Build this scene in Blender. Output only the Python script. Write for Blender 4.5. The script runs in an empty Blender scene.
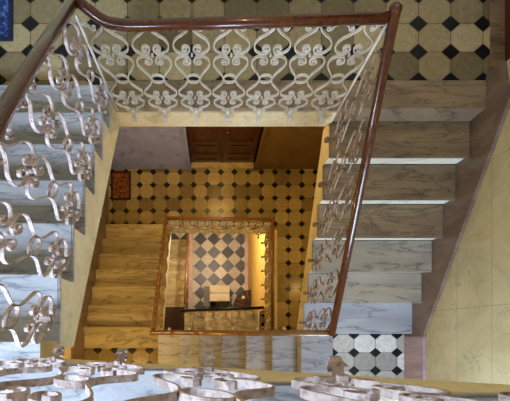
import bpy, bmesh, math, random
from mathutils import Vector
random.seed(7)
SC = bpy.context.scene
C = SC.collection
PI = math.pi
# ---------------------------------------------------------------- camera, world, lights, exposure
cam = bpy.data.objects.new('camera', bpy.data.cameras.new('camera'))
C.objects.link(cam)
cam.location = (0, 0, 2.94); cam.rotation_euler = (0, 0, 0)
cam.data.sensor_width = 36; cam.data.lens = 36*370/510
cam.data.shift_x = (255-213)/510; cam.data.shift_y = (331-200.5)/510
cam.data.clip_start = .01; cam.data.clip_end = 100
SC.camera = cam
SC.view_settings.view_transform = 'Standard'; SC.view_settings.look = 'None'
SC.view_settings.exposure = 0.0; SC.view_settings.gamma = 1
w = bpy.data.worlds.new('world'); SC.world = w; w.use_nodes = True
bg = w.node_tree.nodes['Background']
bg.inputs[0].default_value = (.92, .92, 1.0, 1); bg.inputs[1].default_value = .34

def area(name, loc, rot, sx, sy, power, col):
    l = bpy.data.lights.new(name, 'AREA'); l.shape = 'RECTANGLE'; l.size = sx; l.size_y = sy
    l.energy = power; l.color = col
    o = bpy.data.objects.new(name, l); o.location = loc; o.rotation_euler = rot; C.objects.link(o)
    return o
def point(name, loc, power, col, r=.06):
    l = bpy.data.lights.new(name, 'POINT'); l.energy = power; l.color = col; l.shadow_soft_size = r
    o = bpy.data.objects.new(name, l); o.location = loc; C.objects.link(o); return o
COOL = (.55, .72, 1.0); WARM = (1.0, .63, .19)
area('window_daylight', (1.58, -1.55, .75), (PI/2, 0, 0), .8, 1.7, 130, COOL)
area('window_daylight', (-1.35, -1.62, 3.0), (PI/2, 0, 0), .6, 1.1, 330, COOL)
point('lamp_light', (.12, 2.80, -1.75), 50, WARM, .05)
point('lamp_light', (-.9, 2.3, -.7), 22, WARM)
point('lamp_light', (1.75, .9, -2.75), 14, WARM)
point('lamp_light', (-1.35, -.75, -1.1), 45, WARM)
point('lamp_light', (-.1, 2.2, -4.5), 140, (1.0, .84, .70))
point('lamp_light', (1.4, 2.2, 2.9), 34, (1.0, .70, .38))

# ---------------------------------------------------------------- materials
def lin(h):
    c = [int(h[i:i+2], 16)/255 for i in (0, 2, 4)]
    return tuple((x/12.92 if x <= .04045 else ((x+.055)/1.055)**2.4) for x in c)+(1,)
class N:
    def __init__(s, name):
        s.m = bpy.data.materials.new(name); s.m.use_nodes = True
        s.t = s.m.node_tree; s.b = s.t.nodes['Principled BSDF']
    def n(s, typ, **kw):
        o = s.t.nodes.new(typ)
        for k, v in kw.items(): setattr(o, k, v)
        return o
    def l(s, a, b): s.t.links.new(a, b)
    def math(s, op, a, b=None):
        o = s.n('ShaderNodeMath', operation=op)
        for i, x in enumerate((a, b)):
            if x is None: continue
            if isinstance(x, (int, float)): o.inputs[i].default_value = x
            else: s.l(x, o.inputs[i])
        return o.outputs[0]
    def mix(s, f, a, b, bt='MIX'):
        o = s.n('ShaderNodeMix', data_type='RGBA', blend_type=bt)
        for i, x in ((0, f), (6, a), (7, b)):
            if isinstance(x, (int, float)): o.inputs[i].default_value = x
            elif isinstance(x, tuple): o.inputs[i].default_value = x
            else: s.l(x, o.inputs[i])
        return o.outputs[2]
    def pos(s):
        return s.n('ShaderNodeNewGeometry').outputs['Position']
    def noise(s, vec, scale, detail=4, rough=.55, dist=0):
        o = s.n('ShaderNodeTexNoise'); o.inputs['Scale'].default_value = scale
        o.inputs['Detail'].default_value = detail; o.inputs['Roughness'].default_value = rough
        o.inputs['Distortion'].default_value = dist
        s.l(vec, o.inputs['Vector']); return o.outputs[0]
    def ramp(s, f, stops):
        o = s.n('ShaderNodeValToRGB'); e = o.color_ramp.elements
        while len(e) < len(stops): e.new(.5)
        for i, (p, c) in enumerate(stops): e[i].position = p; e[i].color = c
        s.l(f, o.inputs[0]); return o.outputs[0]
    def mapping(s, vec, rot=(0, 0, 0), scale=(1, 1, 1), loc=(0, 0, 0)):
        o = s.n('ShaderNodeMapping'); o.inputs['Rotation'].default_value = rot
        o.inputs['Scale'].default_value = scale; o.inputs['Location'].default_value = loc
        s.l(vec, o.inputs[0]); return o.outputs[0]
    def done(s, col, rough=.5, bump=None, bs=.2, metal=0):
        if isinstance(col, tuple): s.b.inputs['Base Color'].default_value = col
        else: s.l(col, s.b.inputs['Base Color'])
        if isinstance(rough, (int, float)): s.b.inputs['Roughness'].default_value = rough
        else: s.l(rough, s.b.inputs['Roughness'])
        s.b.inputs['Metallic'].default_value = metal
        if bump is not None:
            b = s.n('ShaderNodeBump'); b.inputs['Strength'].default_value = bs
            b.inputs['Distance'].default_value = .01
            s.l(bump, b.inputs['Height']); s.l(b.outputs[0], s.b.inputs['Normal'])
        return s.m
W1 = (1, 1, 1, 1); K0 = (0, 0, 0, 1)

def marble(name, c1, c2, vein, rot=.85, vs=7, rough=.38, amt=.75, perobj=True):
    k = N(name); p = k.pos()
    if perobj:
        oi = k.n('ShaderNodeObjectInfo'); 
        cmb = k.n('ShaderNodeCombineXYZ'); k.l(k.math('MULTIPLY', oi.outputs['Random'], 9.0), cmb.inputs[0])
        k.l(k.math('MULTIPLY', oi.outputs['Random'], 5.0), cmb.inputs[2])
        va = k.n('ShaderNodeVectorMath', operation='ADD'); k.l(p, va.inputs[0]); k.l(cmb.outputs[0], va.inputs[1]); p = va.outputs[0]
    q = k.mapping(p, rot=(.25, .3, rot), scale=(.8, 4.4, 1.2))
    big = k.noise(q, 1.3, 4, .55, .5)
    base = k.mix(k.ramp(big, [(.33, K0), (.68, W1)]), lin(c1), lin(c2))
    v = k.noise(q, vs*.22, 5, .6, .6)
    d = k.math('ABSOLUTE', k.math('SUBTRACT', v, .5))
    vv = k.ramp(d, [(0, W1), (.012, (.35, .35, .35, 1)), (.05, K0)])
    c = k.mix(k.math('MULTIPLY', vv, amt), base, lin(vein))
    fine = k.noise(p, 60, 4, .7)
    c = k.mix(.5, c, k.ramp(fine, [(.3, (.75, .75, .75, 1)), (.7, (1.0, 1.0, 1.0, 1))]), 'MULTIPLY')
    if perobj:
        tone = k.ramp(oi.outputs['Random'], [(0, (.62, .60, .57, 1)), (1, W1)])
        c = k.mix(.8, c, tone, 'MULTIPLY')
    return k.done(c, rough, fine, .15)

def octo(name, ox, oy, px, py, r, cols, dark):
    k = N(name); p = k.pos(); s = k.n('ShaderNodeSeparateXYZ'); k.l(p, s.inputs[0])
    a = k.math('DIVIDE', k.math('SUBTRACT', s.outputs[0], ox), px)
    b = k.math('DIVIDE', k.math('SUBTRACT', s.outputs[1], oy), py)
    def dist(x):
        return k.math('ABSOLUTE', k.math('SUBTRACT', x, k.math('ROUND', x)))
    fa, fb = dist(a), dist(b)
    dd = k.math('ADD', fa, fb)
    dia = k.math('LESS_THAN', dd, r)
    g1 = k.math('LESS_THAN', k.math('ABSOLUTE', k.math('SUBTRACT', dd, r)), .016)
    g2 = k.math('LESS_THAN', k.math('MINIMUM', fa, fb), .011)
    grout = k.math('MAXIMUM', g1, g2)
    cm = k.n('ShaderNodeCombineXYZ'); k.l(k.math('FLOOR', a), cm.inputs[0]); k.l(k.math('FLOOR', b), cm.inputs[1])
    wn = k.n('ShaderNodeTexWhiteNoise', noise_dimensions='2D'); k.l(cm.outputs[0], wn.inputs['Vector'])
    n = len(cols)
    tile = k.ramp(wn.outputs[0], [((i+.5)/n, lin(c)) for i, c in enumerate(cols)])
    # faint worn rings inside every octagon, with wear
    ha = k.math('SUBTRACT', .5, fa); hb = k.math('SUBTRACT', .5, fb)
    rad = k.math('SQRT', k.math('ADD', k.math('POWER', ha, 2), k.math('POWER', hb, 2)))
    wob = k.noise(p, 9, 3)
    ring = k.math('SINE', k.math('ADD', k.math('MULTIPLY', rad, 38), k.math('MULTIPLY', wob, 6)))
    tile = k.mix(k.math('MULTIPLY', k.math('ADD', k.math('MULTIPLY', ring, .5), .5), .08), tile, lin('4f4638'))
    wear = k.noise(p, 22, 6, .7)
    tile = k.mix(.6, tile, k.ramp(wear, [(.3, (.5, .48, .45, 1)), (.62, W1)]), 'MULTIPLY')
    c = k.mix(grout, tile, lin('4d4636'))
    k.b.inputs['Specular IOR Level'].default_value = .28
    blk = k.ramp(wear, [(.3, lin(dark)), (.8, lin('1c1e22'))])
    c = k.mix(k.math('MULTIPLY', dia, k.math('SUBTRACT', 1.0, g1)), c, blk)
    return k.done(c, .27, k.math('ADD', k.math('MULTIPLY', grout, -1.0), k.math('MULTIPLY', wear, .3)), .25)

def checker(name):
    k = N(name); p = k.pos()
    q = k.mapping(p, rot=(0, 0, PI/4), scale=(1/.272,)*3, loc=(.22, .62, 0))
    ch = k.n('ShaderNodeTexChecker'); ch.inputs['Scale'].default_value = 1; k.l(q, ch.inputs['Vector'])
    f = k.n('ShaderNodeVectorMath', operation='FLOOR'); k.l(q, f.inputs[0])
    wn = k.n('ShaderNodeTexWhiteNoise', noise_dimensions='3D'); k.l(f.outputs[0], wn.inputs['Vector'])
    v = k.noise(p, 14, 6, .7, 1)
    wh = k.mix(wn.outputs[0], lin('d2c6b2'), lin('a89c8c')); bl = k.mix(wn.outputs[0], lin('24262c'), lin('606068'))
    c = k.mix(ch.outputs[1], bl, wh)
    c = k.mix(.6, c, k.ramp(v, [(.35, (.55, .55, .55, 1)), (.6, W1)]), 'MULTIPLY')
    return k.done(c, .4)

def plaster(name, c1, c2, dirt='6f5c34', rough=.7, stain=.5):
    k = N(name); p = k.pos()
    n1 = k.noise(p, 2.2, 6, .65, .5); n2 = k.noise(p, 26, 5, .7)
    c = k.mix(k.ramp(n1, [(.35, K0), (.65, W1)]), lin(c1), lin(c2))
    st = k.noise(k.mapping(p, loc=(3, 1, 7)), 5, 7, .7, .6)
    c = k.mix(k.math('MULTIPLY', k.ramp(st, [(.56, K0), (.72, W1)]), stain), c, lin(dirt))
    c = k.mix(.5, c, k.ramp(n2, [(.3, (.7, .7, .7, 1)), (.6, W1)]), 'MULTIPLY')
    return k.done(c, rough, n2, .25)

def panelwall(name, c1, c2, z0, h, y0, wl, axis=1, joint='978c62', stain='5b5a4c', stamt=.6):
    k = N(name); p = k.pos(); s = k.n('ShaderNodeSeparateXYZ'); k.l(p, s.inputs[0])
    def d(v, o, per):
        a = k.math('DIVIDE', k.math('SUBTRACT', v, o), per)
        return k.math('MULTIPLY', k.math('ABSOLUTE', k.math('SUBTRACT', a, k.math('ROUND', a))), per)
    j = k.math('LESS_THAN', k.math('MINIMUM', d(s.outputs[2], z0, h), d(s.outputs[axis], y0, wl)), .0032)
    n1 = k.noise(p, 1.7, 6, .7, .8)
    c = k.mix(k.ramp(n1, [(.35, K0), (.65, W1)]), lin(c1), lin(c2))
    st = k.noise(k.mapping(p, loc=(1.3, 2.2, .4), scale=(1, 1, 1.6)), 2.6, 7, .75, 1.1)
    c = k.mix(k.math('MULTIPLY', k.ramp(st, [(.60, K0), (.70, W1)]), stamt), c, lin(stain))
    cr = k.noise(k.mapping(p, loc=(5, .2, 0)), 1.5, 4, .5, .4)
    crk = k.ramp(k.math('ABSOLUTE', k.math('SUBTRACT', cr, .5)), [(0, W1), (.004, K0)])
    c = k.mix(k.math('MULTIPLY', crk, .4), c, lin(stain))
    c = k.mix(j, c, lin(joint))
    n2 = k.noise(p, 40, 4, .7)
    c = k.mix(.4, c, k.ramp(n2, [(.3, (.7, .7, .7, 1)), (.6, W1)]), 'MULTIPLY')
    return k.done(c, .5, n2, .15)

def wood(name, c1, c2, rough=.3, rot=(0, 0, 0), sc=(14, 14, 2)):
    k = N(name); tc = k.n('ShaderNodeTexCoord').outputs['Object']
    n = k.noise(k.mapping(tc, rot=rot, scale=sc), 2.5, 5, .6, .6)
    n2 = k.noise(tc, 40, 4, .7)
    c = k.mix(k.ramp(n, [(.3, K0), (.7, W1)]), lin(c1), lin(c2))
    c = k.mix(.5, c, k.ramp(n2, [(.3, (.5, .5, .5, 1)), (.6, W1)]), 'MULTIPLY')
    m = k.done(c, rough, n2, .12); k.b.inputs['Coat Weight'].default_value = .3; return m

def iron(name, c1, c2, rust, amt=.5):
    k = N(name); p = k.pos()
    n = k.noise(p, 45, 6, .7); n2 = k.noise(p, 9, 4, .6)
    c = k.mix(k.ramp(n2, [(.3, K0), (.7, W1)]), lin(c1), lin(c2))
    c = k.mix(k.math('MULTIPLY', k.ramp(n, [(.5, K0), (.66, W1)]), amt), c, lin(rust))
    n3 = k.noise(p, 14, 5, .7)
    c = k.mix(k.math('MULTIPLY', k.ramp(n3, [(.50, K0), (.60, W1)]), amt*.6), c, lin(rust))
    return k.done(c, .5, n, .3, .0)

def rug(name, c1, c2, c3, sc):
    k = N(name); p = k.pos()
    v = k.n('ShaderNodeTexVoronoi', feature='DISTANCE_TO_EDGE'); v.inputs['Scale'].default_value = sc; k.l(p, v.inputs['Vector'])
    n = k.noise(p, sc*.8, 3, .6, 2)
    c = k.mix(k.ramp(v.outputs['Distance'], [(.05, W1), (.12, K0)]), lin(c1), lin(c2))
    c = k.mix(k.ramp(n, [(.56, K0), (.6, W1)]), c, lin(c3))
    return k.done(c, .95, n, .4)

def flat(name, h, rough=.5, metal=0):
    k = N(name); p = k.pos(); n = k.noise(p, 30, 4, .6)
    c = k.mix(.4, lin(h), k.ramp(n, [(.3, (.6, .6, .6, 1)), (.6, W1)]), 'MULTIPLY')
    return k.done(c, rough, n, .1, metal)

M = {}
M['marble'] = marble('white_veined_marble', 'bcbdc2', 'a0a2a8', '4e525a')
M['marble_worn_lit'] = marble('worn_lamplit_brown_veined_marble', 'a38d6c', '7a6752', '40342a', rot=.95, vs=9, amt=.8)  # brown is part real wear, part warm light put into the colour
M['marble_mid'] = marble('half_worn_half_lit_marble', 'b3a997', '948b7c', '4b463e', rot=.95)  # in-between tread: less wear, and less warm light painted into the tone
M['marble_gold'] = marble('lamplit_gold_marble', 'cdbc90', 'ab9a6c', '4f4126', rot=.5)  # gold of the warm lamps put into the marble colour
M['riser'] = marble('cream_marble_riser', 'f2ecdc', 'e4dabd', '8c7f62', perobj=False, amt=.5)
M['skirt_pink'] = marble('lilac_pink_marble', 'b79f9f', '9f8788', '7b686a', rot=1.2, vs=9, perobj=False, amt=.5)
M['skirt_brown'] = marble('red_brown_marble', '84705e', '654f42', '46362c', rot=1.0, vs=9, perobj=False, amt=.5)
M['cream'] = plaster('cream_plaster', 'd9cda8', 'c8b98c', '8b7545')
M['octA'] = octo('octagon_tile_upper', 1.889, 2.217, .257, .225, .29, ['8a7c5f', 'a89873', '6c6046', 'b5a680'], '050608')
M['octA2'] = octo('octagon_tile_lower', .387, 2.653, .2455, .236, .25, ['8a784f', 'b09c70', '6d5c38', '9c8858'], '0b0b0c')
M['octB'] = octo('octagon_tile_corner', 1.60, -.246, .244, .205, .265, ['b9b6ae', 'cfccc4', 'a3a099', 'e6e4e0'], '14181f')
M['octC'] = octo('octagon_tile_turn', -1.70, -.28, .254, .21, .29, ['8c7850', '74623e', '80704a', '948258'], '14120e')
M['check'] = checker('diamond_checker_floor')
M['wallE'] = panelwall('yellow_cream_wall_panels', 'bfb58e', 'a89d72', .02, .415, .2, 1.15)
M['wallG'] = plaster('yellow_wall_paint', 'e0b95c', 'd2a848', '9a7430', stain=.25)
M['wallW'] = plaster('pale_wall_paint', 'cfc3a0', 'c0b288')
M['dadoL'] = plaster('daylit_blue_grey_wall_stone', 'a2aad2', '8b93bd', '504a44', .45, 1.0)  # blue cast of the daylight put into the stone colour
M['dadoR'] = panelwall('lamplit_brown_marbled_wall_stone', '745a30', '5c4524', -9, 20, -9, 30, 0, stain='3d2c17', stamt=.8)  # brown carries the warm lamplight on this side of the wall stone
M['rail'] = wood('polished_mahogany', '5a2a12', '38180a', .22)
M['raillow'] = wood('honey_brown_handrail_wood', '95662a', '684216', .3)
M['door'] = wood('dark_walnut_door_wood', '4f2212', '2d130a', .35, sc=(12, 12, 1.5))
M['iron'] = iron('lilac_white_painted_iron', 'c4b2aa', 'a8958e', '5a3a26', .8)
M['ironw'] = iron('cream_white_painted_iron', 'd6d0c4', 'bdb4a4', '8a7250', .4)
M['ironb'] = iron('unlit_rusty_brown_iron', '9c8468', '7d6248', '4a2e1a', .6)  # rust brown, taken darker in colour because these scrolls stand unlit
M['irong'] = iron('gold_brown_iron', 'b59a58', '8f7640', '4c3a1c', .6)  # gold-brown tone for the lower balustrades
M['blackrail'] = flat('black_iron', '0c0b0b', .4, .5)
M['brass'] = flat('brass', 'c79a42', .3, 1)
M['rugb'] = rug('blue_rug_pile', '1d3f86', '101f48', '5f7cb4', 26)
M['rugbb'] = flat('navy_rug_border', '13203f', .95)
M['rugr'] = rug('rust_rug_pile', '7a4218', '1c0f08', '9a5a20', 22)
M['rugk'] = flat('black_rug_border', '120d0b', .95)
M['beige'] = plaster('beige_stone', 'e2d3b8', 'd0bf9f', '9b8a6a', .6, .3)
M['greys'] = plaster('grey_stone', '8e8678', '7c7466', '55503f', .6, .3)
M['fan'] = wood('carved_dark_wood', '3c2412', '241308', .35)
M['white'] = flat('white_paint', 'd8d6d0', .5)
M['pinkb'] = marble('pink_marble_border', 'd6b8a8', 'c2a498', '9a7c74', perobj=False, amt=.3)
g = N('window_glass'); g.b.inputs['Transmission Weight'].default_value = 1; g.b.inputs['Roughness'].default_value = 0
M['glass'] = g.done((1, 1, 1, 1), 0.0)

# ---------------------------------------------------------------- helpers
def mesh(name, bm, mats, parent=None, loc=(0, 0, 0), rz=0, smooth=False):
    me = bpy.data.meshes.new(name)
    bmesh.ops.recalc_face_normals(bm, faces=bm.faces[:])
    bm.to_mesh(me); bm.free()
    if not isinstance(mats, (list, tuple)): mats = [mats]
    for m in mats: me.materials.append(m)
    if smooth:
        for p in me.polygons: p.use_smooth = True
    o = bpy.data.objects.new(name, me); C.objects.link(o); o.location = loc; o.rotation_euler = (0, 0, rz)
    if parent: o.parent = parent
    return o
def box(bm, x0, x1, y0, y1, z0, z1, bev=0, mat=0):
    t = bmesh.new()
    vs = [t.verts.new((x, y, z)) for x in (x0, x1) for y in (y0, y1) for z in (z0, z1)]
    for f in ((0, 1, 3, 2), (4, 6, 7, 5), (0, 4, 5, 1), (2, 3, 7, 6), (0, 2, 6, 4), (1, 5, 7, 3)):
        t.faces.new([vs[i] for i in f])
    if bev: bmesh.ops.bevel(t, geom=t.edges[:], offset=bev, segments=2, affect='EDGES')
    bmesh.ops.recalc_face_normals(t, faces=t.faces[:])
    for f in t.faces: f.material_index = mat
    me = bpy.data.meshes.new('t'); t.to_mesh(me); t.free(); bm.from_mesh(me); bpy.data.meshes.remove(me)
    return bm
def B(*a, **k): return box(bmesh.new(), *a, **k)
def struct(o): o['kind'] = 'structure'; return o
def tag(o, label, cat, group=None):
    o['label'] = label; o['category'] = cat
    if group: o['group'] = group
    return o
def thing(name, label, cat, loc=(0, 0, 0), group=None):
    o = bpy.data.objects.new(name, None); o.empty_display_size = .1; C.objects.link(o); o.location = loc
    return tag(o, label, cat, group)
def prism(pts, axis, a0, a1):
    """polygon pts (s,z); axis 'x': s runs along x, extruded over y a0..a1; 'y': s runs along y, extruded over x"""
    bm = bmesh.new()
    P = (lambda s, z, a: (s, a, z)) if axis == 'x' else (lambda s, z, a: (a, s, z))
    lo = [bm.verts.new(P(s, z, a0)) for s, z in pts]; hi = [bm.verts.new(P(s, z, a1)) for s, z in pts]
    f1 = bm.faces.new(lo); f2 = bm.faces.new(list(reversed(hi)))
    n = len(pts)
    for i in range(n): bm.faces.new((lo[i], lo[(i+1) % n], hi[(i+1) % n], hi[i]))
    bm.normal_update()
    bmesh.ops.triangulate(bm, faces=[f1, f2], ngon_method='EAR_CLIP')
    return bm
def sweep(bm, pts, prof, up=Vector((0, 0, 1))):
    """sweep a closed profile [(side, up)] along points"""
    pts = [Vector(p) for p in pts]; rings = []
    for i, p in enumerate(pts):
        t = (pts[min(i+1, len(pts)-1)]-pts[max(i-1, 0)]).normalized()
        sd = t.cross(up)
        if sd.length < 1e-4: sd = Vector((1, 0, 0))
        sd.normalize(); u = sd.cross(t).normalized()
        k = 1.0
        if 0 < i < len(pts)-1:
            c = (pts[i]-pts[i-1]).normalized().dot(t); k = 1/max(c, .5)
        rings.append([bm.verts.new(p+sd*a*k+u*b) for a, b in prof])
    n = len(prof)
    for r, q in zip(rings, rings[1:]):
        for i in range(n): bm.faces.new((r[i], r[(i+1) % n], q[(i+1) % n], q[i]))
    bm.faces.new(rings[0]); bm.faces.new(list(reversed(rings[-1])))
    return bm
def circ(r, n=8, ry=None): return [(r*math.cos(2*PI*i/n), (ry or r)*math.sin(2*PI*i/n)) for i in range(n)]
RAILP = [(a*.82, b*.82) for a, b in [(-.036, .0), (-.034, .016), (-.022, .03), (0, .035), (.022, .03), (.034, .016), (.036, 0), (.028, -.012), (.024, -.028), (-.024, -.028), (-.028, -.012)]]
def rail_smooth(pts, n=5, rad=.06):
    """round the corners of a polyline"""
    P = [Vector(p) for p in pts]; out = [P[0]]
    for a, b, c in zip(P, P[1:], P[2:]):
        r = min(rad, (b-a).length*.45, (c-b).length*.45)
        s = b+(a-b).normalized()*r; e = b+(c-b).normalized()*r
        for i in range(n+1):
            t = i/n; out.append((1-t)**2*s+2*t*(1-t)*b+t*t*e)
    out.append(P[-1]); return out

# ---- one wrought iron scroll unit (local x along, z up), width 1 pitch = p, height 1 = H
def crom(P, n=5):
    out = []
    Q = [P[0]]+P+[P[-1]]
    for i in range(1, len(Q)-2):
        a, b, c, d = Q[i-1], Q[i], Q[i+1], Q[i+2]
        for j in range(n):
            t = j/n
            out.append(tuple(.5*((2*b[k])+(-a[k]+c[k])*t+(2*a[k]-5*b[k]+4*c[k]-d[k])*t*t+(-a[k]+3*b[k]-3*c[k]+d[k])*t**3) for k in (0, 1)))
    out.append(P[-1]); return out
def spiral(cx, cy, r, a0, turns, sgn, rx=1.0, end=.28, n=11):
    pts = []
    m = int(n*turns)
    for i in range(m+1):
        t = i/m; a = a0+sgn*2*PI*turns*t; rr = r*(1-(1-end)*t)
        pts.append((cx+rr*math.cos(a)*rx, cy+rr*math.sin(a)))
    return pts
def unit_paths():
    """in metres for a 0.24 pitch, 0.86 high unit; right half, mirrored"""
    R = []
    # upper lobe: stem, bulge, back under, up into a scroll
    R.append(crom([(.004, .862), (.012, .825), (.045, .785), (.088, .745), (.106, .70), (.096, .655), (.062, .628), (.026, .630)])
             + spiral(.038, .668, .030, -2.4, 1.12, -1))
    # second lobe: scroll, over the top, bulge, down past the ring, out and under into the low scroll
    R.append(list(reversed(spiral(.038, .556, .030, 2.4, 1.12, 1)))
             + crom([(.026, .598), (.062, .604), (.098, .580), (.107, .535), (.088, .485), (.056, .43), (.043, .385),
                     (.052, .335), (.086, .285), (.112, .245), (.104, .205), (.066, .182), (.028, .184)])
             + spiral(.038, .218, .026, -2.4, 1.05, -1))
    # low lobe closing on the foot
    R.append(list(reversed(spiral(.038, .118, .026, 2.4, 1.05, 1)))
             + crom([(.026, .155), (.062, .162), (.098, .135), (.102, .10), (.075, .062), (.035, .04), (.006, .0)]))
    # small hooks under the rail and beside the foot
    R.append(crom([(.112, .862), (.084, .85), (.074, .838)]) + spiral(.057, .832, .017, 0.1, 1.1, -1))
    R.append(crom([(.004, .012), (.02, .006)]) + spiral(.034, .020, .016, -1.9, 1.1, 1))
    out = []
    for p in R:
        out.append(p); out.append([(-x, y) for x, y in p])
    out.append([(.043*math.cos(2*PI*i/20), .385+.040*math.sin(2*PI*i/20)) for i in range(21)])
    return out
PATHS = unit_paths()
def unit_mesh(name, p, H, slope, mat, wd=.018, th=.0055, kmax=1.04):
    bm = bmesh.new(); kx = min(p/.24, kmax); kz = H/.862
    for path in PATHS:
        Q = []
        for x, y in path:
            x *= kx; z = y*kz
            q = (x, z+slope*x)
            if not Q or (Q[-1][0]-q[0])**2+(Q[-1][1]-q[1])**2 > 9e-6: Q.append(q)
        rings = []
        for i, (x, z) in enumerate(Q):
            a = Q[max(i-1, 0)]; b = Q[min(i+1, len(Q)-1)]
            tx, tz = b[0]-a[0], b[1]-a[1]; L = math.hypot(tx, tz) or 1
            nx, nz = -tz/L*th/2, tx/L*th/2
            rings.append([bm.verts.new((x+nx*s, wd/2*u, z+nz*s)) for s, u in ((1, 1), (1, -1), (-1, -1), (-1, 1))])
        for r, q in zip(rings, rings[1:]):
            for i in range(4): bm.faces.new((r[i], r[(i+1) % 4], q[(i+1) % 4], q[i]))
        bm.faces.new(rings[0]); bm.faces.new(list(reversed(rings[-1])))
    # centre collars
    for zc in (.614, .17):
        box(bm, -.006, .006, -wd*.55, wd*.55, zc*kz-.007, zc*kz+.007, .0015)
    me = bpy.data.meshes.new(name); bmesh.ops.recalc_face_normals(bm, faces=bm.faces[:]); bm.to_mesh(me); bm.free()
    me.materials.append(mat); return me
def bracket_mesh(name, mat, sgn, reach):
    """flat strap that grips the foot, reaches over the slab edge to the well and curls down"""
    bm = bmesh.new(); pr = [(-.013, -.003), (.013, -.003), (.013, .003), (-.013, .003)]
    P = [(0, -.01, .02), (0, .004, -.004), (0, .02, -.014), (0, reach*.75, -.016)]
    for i in range(9):
        a = PI/2-i*PI*1.35/8; P.append((0, reach*.75+.02*math.cos(a), -.036+.02*math.sin(a)))
    P = [(x, y*sgn, z) for x, y, z in P]
    sweep(bm, P, pr, up=Vector((0, 0.05, 1)) if False else Vector((0, 0, 1)))
    box(bm, -.011, .011, min(0, sgn*.012)-.004, max(0, sgn*.012)+.004, -.02, .03, .002)
    me = bpy.data.meshes.new(name); bmesh.ops.recalc_face_normals(bm, faces=bm.faces[:]); bm.to_mesh(me); bm.free()
    me.materials.append(mat); return me

def balustrade(label, p0, p1, n, rail, H, imat, rmat, sgn, group='wrought iron balustrades around the stairwell', reach=.06, zoff=0, rods=(), wd=.018, capend=None, kmax=1.04):
    """p0,p1 foot line ends; n units; rail = handrail polyline; sgn side (local y) of the well"""
    p0 = Vector(p0); p1 = Vector(p1); d = p1-p0; h = math.hypot(d.x, d.y); rz = math.atan2(d.y, d.x); slope = d.z/h
    root = thing('balustrade', label, 'balustrade', p0, group)
    pitch = h/n
    um = unit_mesh('scroll_panel', pitch, H, slope, imat, wd, .0055, kmax); bmh = bracket_mesh('bracket', imat, sgn, reach)
    for i in range(n):
        q = d*((i+.5)/n)
        o = bpy.data.objects.new('scroll_panel', um); C.objects.link(o); o.parent = root; o.location = q; o.rotation_euler = (0, 0, rz)
        b = bpy.data.objects.new('bracket', bmh); C.objects.link(b); b.parent = o; b.location = (0, 0, 0)
    bm = bmesh.new(); sweep(bm, rail_smooth([Vector(r)-p0 for r in rail]), RAILP)
    r = mesh('handrail', bm, rmat, root, smooth=True)
    for a, b in rods:
        bm = bmesh.new(); sweep(bm, [Vector(a)-p0, Vector(b)-p0], circ(.009, 8), up=Vector((0, 1, 0)))
        mesh('corner_rod', bm, imat, root, smooth=True)
    if capend is not None:
        bm = bmesh.new(); c = Vector(capend)-p0
        bmesh.ops.create_uvsphere(bm, u_segments=14, v_segments=8, radius=.036)
        for v in bm.verts: v.co = Vector((v.co.x, v.co.y, v.co.z*.75))+c
        mesh('rail_knob', bm, rmat, root, smooth=True)
    return root

def flight(label, axis, sgn, noses, ztop, a0, a1, well, tm, rm, sm, soffit=.40, rise=.18):
    """noses: 7 nosing positions from the upper landing down; well = which of a0/a1 faces the well"""
    root = thing('stair_flight', label, 'stairs', (0, 0, 0), 'marble stair flights')
    if axis == 'x' and a0 == SY: a0 = SY+.004
    e0 = a0-(.015 if well == a0 else 0); e1 = a1+(.015 if well == a1 else 0)
    def BX(s0, s1, z0, z1, bev=0, f0=None, f1=None):
        s0, s1 = sorted((s0, s1)); f0 = e0 if f0 is None else f0; f1 = e1 if f1 is None else f1
        return B(s0, s1, f0, f1, z0, z1, bev=bev) if axis == 'x' else B(f0, f1, s0, s1, z0, z1, bev=bev)
    pts = []
    for i, s in enumerate(noses):
        z = ztop-rise*i
        if i > 0:
            mesh('tread', BX(noses[i-1]-sgn*.0195, s, z-.038, z, .007), tm[i % len(tm)] if isinstance(tm, list) else tm, root)
        mesh('riser', BX(s-sgn*.04, s-sgn*.02, z-rise+.001, z-.0385, 0, a0, a1), rm, root)
        q = s-sgn*.0405
        pts.append((q, z-.039)); pts.append((q, z-rise-.039))
    s0 = noses[0]-sgn*.0405; s1 = noses[-1]-sgn*.0405
    zb = ztop-7*rise
    pts[-1] = (s1, zb+.001)
    sl = (pts[-1][1]-pts[0][1])/(s1-s0)
    pts.append((s1, max(zb-.24, ztop-.18*6-soffit)))
    pts.append((s0, ztop-soffit))
    mesh('stair_string', prism(pts, axis, a0, a1), sm, root)
    face = []
    for i, s in enumerate(noses):
        z = ztop-rise*i; q = s-sgn*.018
        face.append((q, z-.0385)); face.append((q, z-rise-.0385))
    face[-1] = (face[-1][0], zb+.001)
    face.append((face[-1][0], max(zb-.24, ztop-.18*6-soffit))); face.append((s0, ztop-soffit)); face.append((s0, ztop-.0385))
    o = 1 if well == a1 else -1
    w0, w1 = sorted((well-o*.002, well+o*.006))
    mesh('string_face', prism(face, axis, w0, w1), sm, root)
    return root

def slab(name, x0, x1, y0, y1, z, topmat, th=.24, side=None):
    bm = B(x0, x1, y0, y1, z-th, z)
    for f in bm.faces:
        if f.calc_center_median().z > z-.001: f.material_index = 1
    return struct(mesh(name, bm, [side or M['cream'], topmat]))

# ================================================================= SETTING
WX, EX, SY, NY = -1.92, 2.20, -1.35, 2.96
Z = dict(A=0.0, B=-1.26, C=-2.52, A2=-3.78, B2=-5.04, C2=-6.30, G=-7.56, C0=1.26, B0=2.52)
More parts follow.
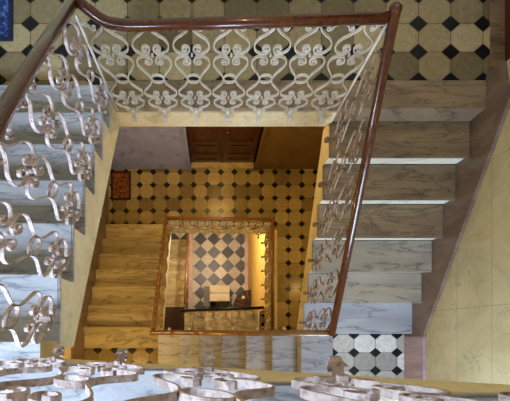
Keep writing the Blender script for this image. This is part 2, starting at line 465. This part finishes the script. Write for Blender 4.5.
# landings
slab('floor', WX, EX, 1.99, NY+.16, Z['A'], M['octA'])
slab('floor', WX, -.79, 1.80, 1.99, Z['A'], M['octA'])
slab('floor', 1.36, EX, SY, -.03, Z['B'], M['octB'])
slab('floor', WX, -.785, SY, -.25, Z['C'], M['octC'])
slab('floor', WX, EX, 1.84, NY+.16, Z['A2'], M['octA2'])
slab('floor', 1.17, EX, -.12, 1.84, Z['A2'], M['octA2'])
slab('floor', WX, -.785, SY, -.05, Z['C0'], M['marble'])
slab('floor', 1.0, EX, SY, -.14, Z['B0'], M['marble'])
slab('floor', 1.0, EX, SY, .42, Z['B2'], M['octC'])
slab('floor', WX, -.70, SY, .60, Z['C2'], M['fan'])
slab('floor', WX, 2.2, SY, NY, Z['G'], M['check'])
# marble edge strips of the landings
struct(mesh('trim_1', B(-.79, EX, 1.77, 1.99, -.24, 0, bev=.004), M['marble_worn_lit']))
struct(mesh('trim_2', B(1.0, 1.36, SY, -.03, Z['B']-.24, Z['B'], bev=.004), M['marble']))
struct(mesh('trim_3', B(WX, -.785, -.25, .06, Z['C']-.24, Z['C'], bev=.004), M['marble_gold']))
struct(mesh('trim_4', B(1.0, 1.17, -.12, 1.84, Z['A2']-.24, Z['A2'], bev=.004), M['cream']))
struct(mesh('trim_5', B(-.70, -.58, .42, NY, Z['G'], Z['G']+.004), M['pinkb']))
struct(mesh('trim_6', B(.90, 1.0, .42, NY, Z['G'], Z['G']+.004), M['pinkb']))
# the plaster face of the upper landing
struct(mesh('trim_7', B(-.79, 1.0, 1.757, 1.7695, -.24, -.035), M['cream']))

ZT = 5.2
bm = B(WX-.2, WX, SY-.2, NY+.4, Z['G']-.2, ZT)
struct(mesh('wall_west', bm, M['wallW']))
# east wall with a door recess on the upper landing
DY0, DY1, DZ = 2.02, 2.90, 2.2
bm = bmesh.new()
box(bm, EX, EX+.3, SY-.2, DY0, Z['G']-.2, ZT); box(bm, EX, EX+.3, DY1, NY+.4, Z['G']-.2, ZT)
box(bm, EX, EX+.3, DY0, DY1, Z['G']-.2, 0); box(bm, EX, EX+.3, DY0, DY1, DZ, ZT)
struct(mesh('wall_east', bm, M['wallE']))
# north wall with a door recess on the lower landing
DX0, DX1 = -.40, .74
bm = bmesh.new()
zc = Z['A2']
box(bm, WX-.2, DX0, NY, NY+.4, Z['G']-.2, ZT); box(bm, DX1, EX+.3, NY, NY+.4, Z['G']-.2, ZT)
box(bm, DX0, DX1, NY, NY+.4, Z['G']-.2, zc-.24); box(bm, DX0, DX1, NY, NY+.4, zc+2.3, ZT)
struct(mesh('wall_north', bm, M['wallW']))
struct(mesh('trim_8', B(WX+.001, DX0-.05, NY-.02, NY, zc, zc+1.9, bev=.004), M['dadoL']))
struct(mesh('trim_9', B(DX1+.05, EX-.001, NY-.02, NY, zc, zc+1.9, bev=.004), M['dadoR']))
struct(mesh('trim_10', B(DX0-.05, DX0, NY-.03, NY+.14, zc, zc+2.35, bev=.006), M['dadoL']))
struct(mesh('trim_11', B(DX1, DX1+.05, NY-.03, NY+.14, zc, zc+2.35, bev=.006), M['dadoR']))
struct(mesh('trim_12', B(DX0, DX1, NY-.005, NY+.14, zc, zc+.012, bev=.003), M['marble_gold']))
# south wall with two window openings
W = [(1.16, 2.0, -.1, 1.6), (-1.78, -.94, 2.2, 4.0)]
bm = bmesh.new()
(ax0, ax1, az0, az1), (bx0, bx1, bz0, bz1) = W
box(bm, WX-.2, bx0, SY-.2, SY, Z['G']-.2, ZT); box(bm, bx1, ax0, SY-.2, SY, Z['G']-.2, ZT); box(bm, ax1, EX+.3, SY-.2, SY, Z['G']-.2, ZT)
box(bm, bx0, bx1, SY-.2, SY, Z['G']-.2, bz0); box(bm, bx0, bx1, SY-.2, SY, bz1, ZT)
box(bm, ax0, ax1, SY-.2, SY, Z['G']-.2, az0); box(bm, ax0, ax1, SY-.2, SY, az1, ZT)
struct(mesh('wall_south', bm, M['wallW']))
for i, (x0, x1, z0, z1) in enumerate(W):
    bm = bmesh.new(); yy = SY-.10
    for a in (x0, (x0+x1)/2-.02, x1-.04): box(bm, a, a+.04, yy-.02, yy+.02, z0, z1)
    for c in (z0, z0+(z1-z0)*.33, z0+(z1-z0)*.66, z1-.04): box(bm, x0+.04, x1-.04, yy-.018, yy+.018, c, c+.04)
    struct(mesh('window_%d' % (i+1), bm, M['white']))
# inner wall below the lower landing, ground floor
struct(mesh('wall_inner', B(1.0, 1.12, .42, NY, Z['G'], Z['A2']-.24), M['wallG']))

# skirting boards
def skirt(name, x0, x1, pts, mat): return struct(mesh(name, prism(pts, 'y', x0, x1), mat))
hA = .17
skirt('baseboard_east', 2.168, EX, [(2.02, 0), (2.02, hA), (1.86, hA+.02), (1.77, .27), (0.0, -.85), (-.06, -.88), (-.06, -1.26), (0.2, -1.26), (2.02, -.23)], M['skirt_brown'])
struct(mesh('baseboard_landing', B(2.168, EX, SY, -.06, -1.26, -.88, bev=.004), M['skirt_pink']))
skirt('baseboard_west', WX, WX+.022, [(2.96, zc), (2.96, zc+.30), (1.98, zc+.32), (1.90, zc+.50), (.06, -2.52+.50), (-.1, -2.52+.46), (SY, -2.52+.46), (SY, -2.52), (.02, -2.52), (1.95, -3.78)], M['skirt_brown'])
struct(mesh('trim_13', B(EX, EX+.12, DY0, DY1, -.02, .001), M['marble_worn_lit']))
skirt('baseboard_stair', WX, WX+.022, [(1.83, 0), (1.83, .42), (-.05, 1.26+.3), (SY, 1.56), (SY, 1.26), (-.10, 1.26)], M['skirt_brown'])

# doors
def panel_door(name, w, h, knobside, mat):
    """leaf in local xz plane, front -y"""
    bm = bmesh.new(); t = .045
    box(bm, 0, w, 0, t*.5, 0, h)
    fr = .09
    for a, b in ((0, fr), (w-fr, w)): box(bm, a, b, -t*.5, 0, 0, h, .004)
    rows = [0, .24, .44, 1.15, h]
    for z in (0, .19, .62, 1.35, h-.11):
        box(bm, fr, w-fr, -t*.5, 0, z, z+.10, .004)
    for z0, z1 in ((.12, .17), (.32, .58), (.75, 1.32), (1.48, h-.14)):
        box(bm, fr+.03, w-fr-.03, -t*.3, 0, z0, z1, .008)
    return bm
root = struct(bpy.data.objects.new('door_1', None)); C.objects.link(root); root.location = (DX0, NY+.12, zc+.012)
wl = (DX1-DX0)/2
l1 = mesh('door_leaf', panel_door('l', wl-.003, 2.25, 1, M['door']), M['door'], root, loc=(0, 0, 0))
l2 = mesh('door_leaf', panel_door('l', wl-.003, 2.25, 0, M['door']), M['door'], root, loc=(wl+.003, 0, 0))
bm = bmesh.new(); bmesh.ops.create_uvsphere(bm, u_segments=12, v_segments=8, radius=.025); mesh('door_knob', bm, M['door'], l2, loc=(.05, -.045, 1.05), smooth=True)
bm = B(-.02, .02, -.032, -.02, 0, 2.25, bev=.004); mesh('door_astragal', bm, M['door'], l1, loc=(wl, 0, 0))
root = struct(bpy.data.objects.new('door_2', None)); C.objects.link(root); root.location = (EX+.14, DY0, 0.002); root.rotation_euler = (0, 0, PI/2)
M['doorred'] = wood('red_brown_door_wood', '5c1f12', '3a120a', .35)
l = mesh('door_leaf', panel_door('l', DY1-DY0, 2.19, 1, M['doorred']), M['doorred'], root)
for z in (.30, 1.8):
    mesh('door_hinge', B(.0, .05, -.045, -.023, z, z+.12, bev=.004), M['blackrail'], l)

# ================================================================= STAIRS
MR = [M['marble'], M['marble_worn_lit']]
f = flight('right-hand marble flight of six broad steps below the upper octagon-tiled landing', 'y', -1,
           [1.77, 1.47, 1.175, .88, .585, .29, -.03], 0, 1.0, 2.168, 1.0, M['marble'], M['riser'], M['cream'])
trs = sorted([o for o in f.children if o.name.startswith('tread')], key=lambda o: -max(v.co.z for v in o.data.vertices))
for o in trs[:3]: o.data.materials[0] = M['marble_worn_lit']
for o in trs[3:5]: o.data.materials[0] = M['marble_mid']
flight('bottom marble flight running leftward from the grey tiled corner landing', 'x', -1,
       [1.0, .70, .407, .11, -.186, -.474, -.785], Z['B'], SY, -.06, -.06, M['marble'], M['riser'], M['cream'])
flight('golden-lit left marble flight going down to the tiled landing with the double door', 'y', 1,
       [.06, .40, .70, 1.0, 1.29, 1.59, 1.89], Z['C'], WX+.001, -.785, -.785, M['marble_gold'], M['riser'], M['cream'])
flight('large bluish marble flight at the photo\'s left edge beside the blue rug', 'y', 1,
       [-.05, .29, .60, .91, 1.22, 1.53, 1.84], Z['C0'], WX+.001, -.79, -.79, M['marble'], M['riser'], M['cream'])
flight('nearest marble flight under the big white scrolls along the photo\'s bottom edge', 'x', -1,
       [1.0, .70, .407, .11, -.186, -.474, -.785], Z['B0'], SY, -.15, -.15, M['marble'], M['riser'], M['cream'], soffit=.43)
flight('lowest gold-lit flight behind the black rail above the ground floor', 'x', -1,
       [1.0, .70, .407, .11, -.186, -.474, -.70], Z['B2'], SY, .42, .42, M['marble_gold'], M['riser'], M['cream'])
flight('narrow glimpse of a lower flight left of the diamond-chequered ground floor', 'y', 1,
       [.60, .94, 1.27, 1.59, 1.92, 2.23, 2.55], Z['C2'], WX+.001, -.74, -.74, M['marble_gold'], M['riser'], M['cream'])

# ================================================================= BALUSTRADES
xl, xr = -.755, 1.0
RL = M['rail']; RM = M['raillow']
# level one along the upper landing
balustrade('level balustrade of seven white scrolls across the top of the stairwell',
           (-.755, 1.745, .01), (.985, 1.745, .01), 7,
           [(-.745, 1.80, .93), (-.70, 1.775, .91), (-.61, 1.735, .86), (-.50, 1.73, .845), (-.40, 1.73, .845), (.965, 1.735, .89)], .83, M['ironw'], RL, -1,
           rods=[((-.765, 1.765, -.02), (-.765, 1.765, .87)), ((.99, 1.75, -.02), (.99, 1.75, .88))])
# right flight
balustrade('sloping balustrade with long mahogany rail down the right-hand flight',
           (.985, 1.72, .02), (.985, -.06, -1.07), 6,
           [(1.0, 1.77, .92), (1.0, 1.70, .87), (1.0, -.03, -.18)], .88, M['ironb'], RL, -1, capend=(1.0, 1.765, .915), wd=.012)
# left upper flight
balustrade('sloping balustrade with thick dark rail at the photo\'s upper left',
           (-.765, 1.75, .18), (-.765, -.10, 1.27), 6,
           [(-.765, 1.80, .92), (-.765, 1.15, 1.36), (-.765, .765, 1.61), (-.765, -.12, 2.15)], .80, M['iron'], RL, -1, reach=.10, capend=(-.765, 1.80, .915), wd=.017)
# near flight
balustrade('nearest balustrade with big foreshortened scrolls along the photo\'s bottom edge',
           (-.762, -.112, 1.407), (1.038, -.112, 2.595), 6,
           [(-.765, -.145, 2.36), (1.0, -.145, 3.43)], .93, M['iron'], RL, 1, reach=.04, wd=.017, kmax=1.12)
# bottom flight B to C
balustrade('edge-on balustrade with straight rail along the bottom marble flight',
           (-.765, -.02, -2.38), (.985, -.02, -1.31), 6,
           [(-.765, -.02, -1.74), (1.0, -.02, -.20)], .86, M['ironw'], RM, 1, wd=.012, capend=(-.765, -.02, -1.74))
# left lower flight
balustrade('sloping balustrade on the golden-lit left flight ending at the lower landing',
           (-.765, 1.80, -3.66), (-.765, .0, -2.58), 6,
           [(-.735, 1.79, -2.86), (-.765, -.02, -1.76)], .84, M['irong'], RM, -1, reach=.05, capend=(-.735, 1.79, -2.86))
# lower landing, level
balustrade('short level balustrade at the edge of the lower tiled landing',
           (-.735, 1.77, -3.77), (.945, 1.75, -3.77), 7,
           [(-.735, 1.775, -2.88), (.95, 1.745, -2.88)], .87, M['ironw'], RM, -1, rods=[((-.735, 1.775, -3.77), (-.735, 1.775, -2.9)), ((.94, 1.75, -3.77), (.94, 1.75, -2.9))])
balustrade('level gold-brown balustrade beside the tiled corridor on the lower right',
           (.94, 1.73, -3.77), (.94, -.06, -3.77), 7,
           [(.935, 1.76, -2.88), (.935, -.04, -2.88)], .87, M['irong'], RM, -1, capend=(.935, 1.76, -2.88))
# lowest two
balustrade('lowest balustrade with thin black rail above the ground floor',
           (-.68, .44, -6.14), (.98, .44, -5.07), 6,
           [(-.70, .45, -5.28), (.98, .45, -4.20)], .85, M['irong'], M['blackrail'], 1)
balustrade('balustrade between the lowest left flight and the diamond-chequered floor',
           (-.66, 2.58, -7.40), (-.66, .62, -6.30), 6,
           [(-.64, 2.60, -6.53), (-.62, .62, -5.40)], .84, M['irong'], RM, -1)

# ================================================================= LOOSE THINGS
def mat_rug(label, x0, x1, y0, y1, z, m, mb):
    r = thing('door_mat', label, 'rug', ((x0+x1)/2, (y0+y1)/2, z))
    a, b = (x1-x0)/2, (y1-y0)/2; e = .035
    bm = bmesh.new(); box(bm, -a, a, -b, -b+e, 0.001, .013, .003); box(bm, -a, a, b-e, b, .001, .013, .003)
    box(bm, -a, -a+e, -b+e, b-e, .001, .013, .003); box(bm, a-e, a, -b+e, b-e, .001, .013, .003)
    mesh('rug_border', bm, mb, r)
    mesh('rug_field', B(-a+e, a-e, -b+e, b-e, .001, .012), m, r)
mat_rug('blue patterned rug on pale octagon tiles in the top left corner', -1.88, -1.585, 2.30, 2.90, 0, M['rugb'], M['rugbb'])
mat_rug('rust and black patterned mat on the lower landing by the blue-grey wall', -1.85, -1.49, 2.38, 2.90, Z['A2'], M['rugr'], M['rugk'])

# ground floor table
gz = Z['G']
t = thing('low_table', 'small pale table on grey plinth on the ground-floor diamond tiles', 'table', (.16, 1.0, gz))
mesh('plinth', B(-.42, .24, -.32, .26, 0.002, .06, bev=.01), M['greys'], t)
for sx in (-.2, .24):
    for sy in (-.12, .16):
        mesh('leg', B(sx-.025, sx+.025, sy-.025, sy+.025, .06, .40, bev=.004), M['beige'], t)
mesh('table_top', B(-.25, .29, .03, .24, .40, .46, bev=.01), M['beige'], t)
mesh('table_top', B(-.25, .29, -.19, .02, .40, .46, bev=.01), M['beige'], t)
bm = bmesh.new()
prof = [(0, 0), (.07, 0), (.08, .03), (.055, .08), (.06, .22), (.075, .28), (.06, .30), (0, .30)]
def lathe(bm, prof, n=16):
    rings = [[bm.verts.new((r*math.cos(2*PI*i/n), r*math.sin(2*PI*i/n), z)) for i in range(n)] for r, z in prof if r > 0]
    for a, b in zip(rings, rings[1:]):
        for i in range(n): bm.faces.new((a[i], a[(i+1) % n], b[(i+1) % n], b[i]))
    bm.faces.new(rings[0]); bm.faces.new(rings[-1]); return bm
tag(mesh('urn', lathe(bm, prof), M['blackrail'], loc=(.0, .76, gz+.062), smooth=True), 'small black urn in front of the pale ground-floor table', 'urn')
# carved quarter-round corner cabinet
t = thing('corner_cabinet', 'dark quarter-round carved cabinet against the yellow ground-floor wall', 'cabinet', (.985, .62, gz+.005))
def quarter(r, z0, z1, n=14):
    bm = bmesh.new(); pts = [(0, 0)]+[(-r*math.cos(i*PI/2/n), r*math.sin(i*PI/2/n)) for i in range(n+1)]
    lo = [bm.verts.new((x, y, z0)) for x, y in pts]; hi = [bm.verts.new((x, y, z1)) for x, y in pts]
    bm.faces.new(lo); bm.faces.new(list(reversed(hi)))
    for i in range(len(pts)): bm.faces.new((lo[i], lo[(i+1) % len(pts)], hi[(i+1) % len(pts)], hi[i]))
    return bm
mesh('cabinet_body', quarter(.43, 0, .80), M['fan'], t); mesh('cabinet_top', quarter(.46, .80, .85), M['fan'], t)
for i in range(4):
    a = math.radians(15+20*i); bm = bmesh.new()
    sweep(bm, [(-.20*math.cos(a), .20*math.sin(a), .855), (-.42*math.cos(a), .42*math.sin(a), .855)], circ(.012, 6))
    mesh('carved_rib', bm, M['raillow'], t)
bm = bmesh.new(); lathe(bm, [(.03, 0), (.045, .03), (.02, .07), (.045, .13), (.05, .17), (.03, .2)]);
tag(mesh('small_vase', bm, M['beige'], loc=(.78, .85, gz+.862), smooth=True), 'small pale vase standing on the dark corner cabinet', 'vase')
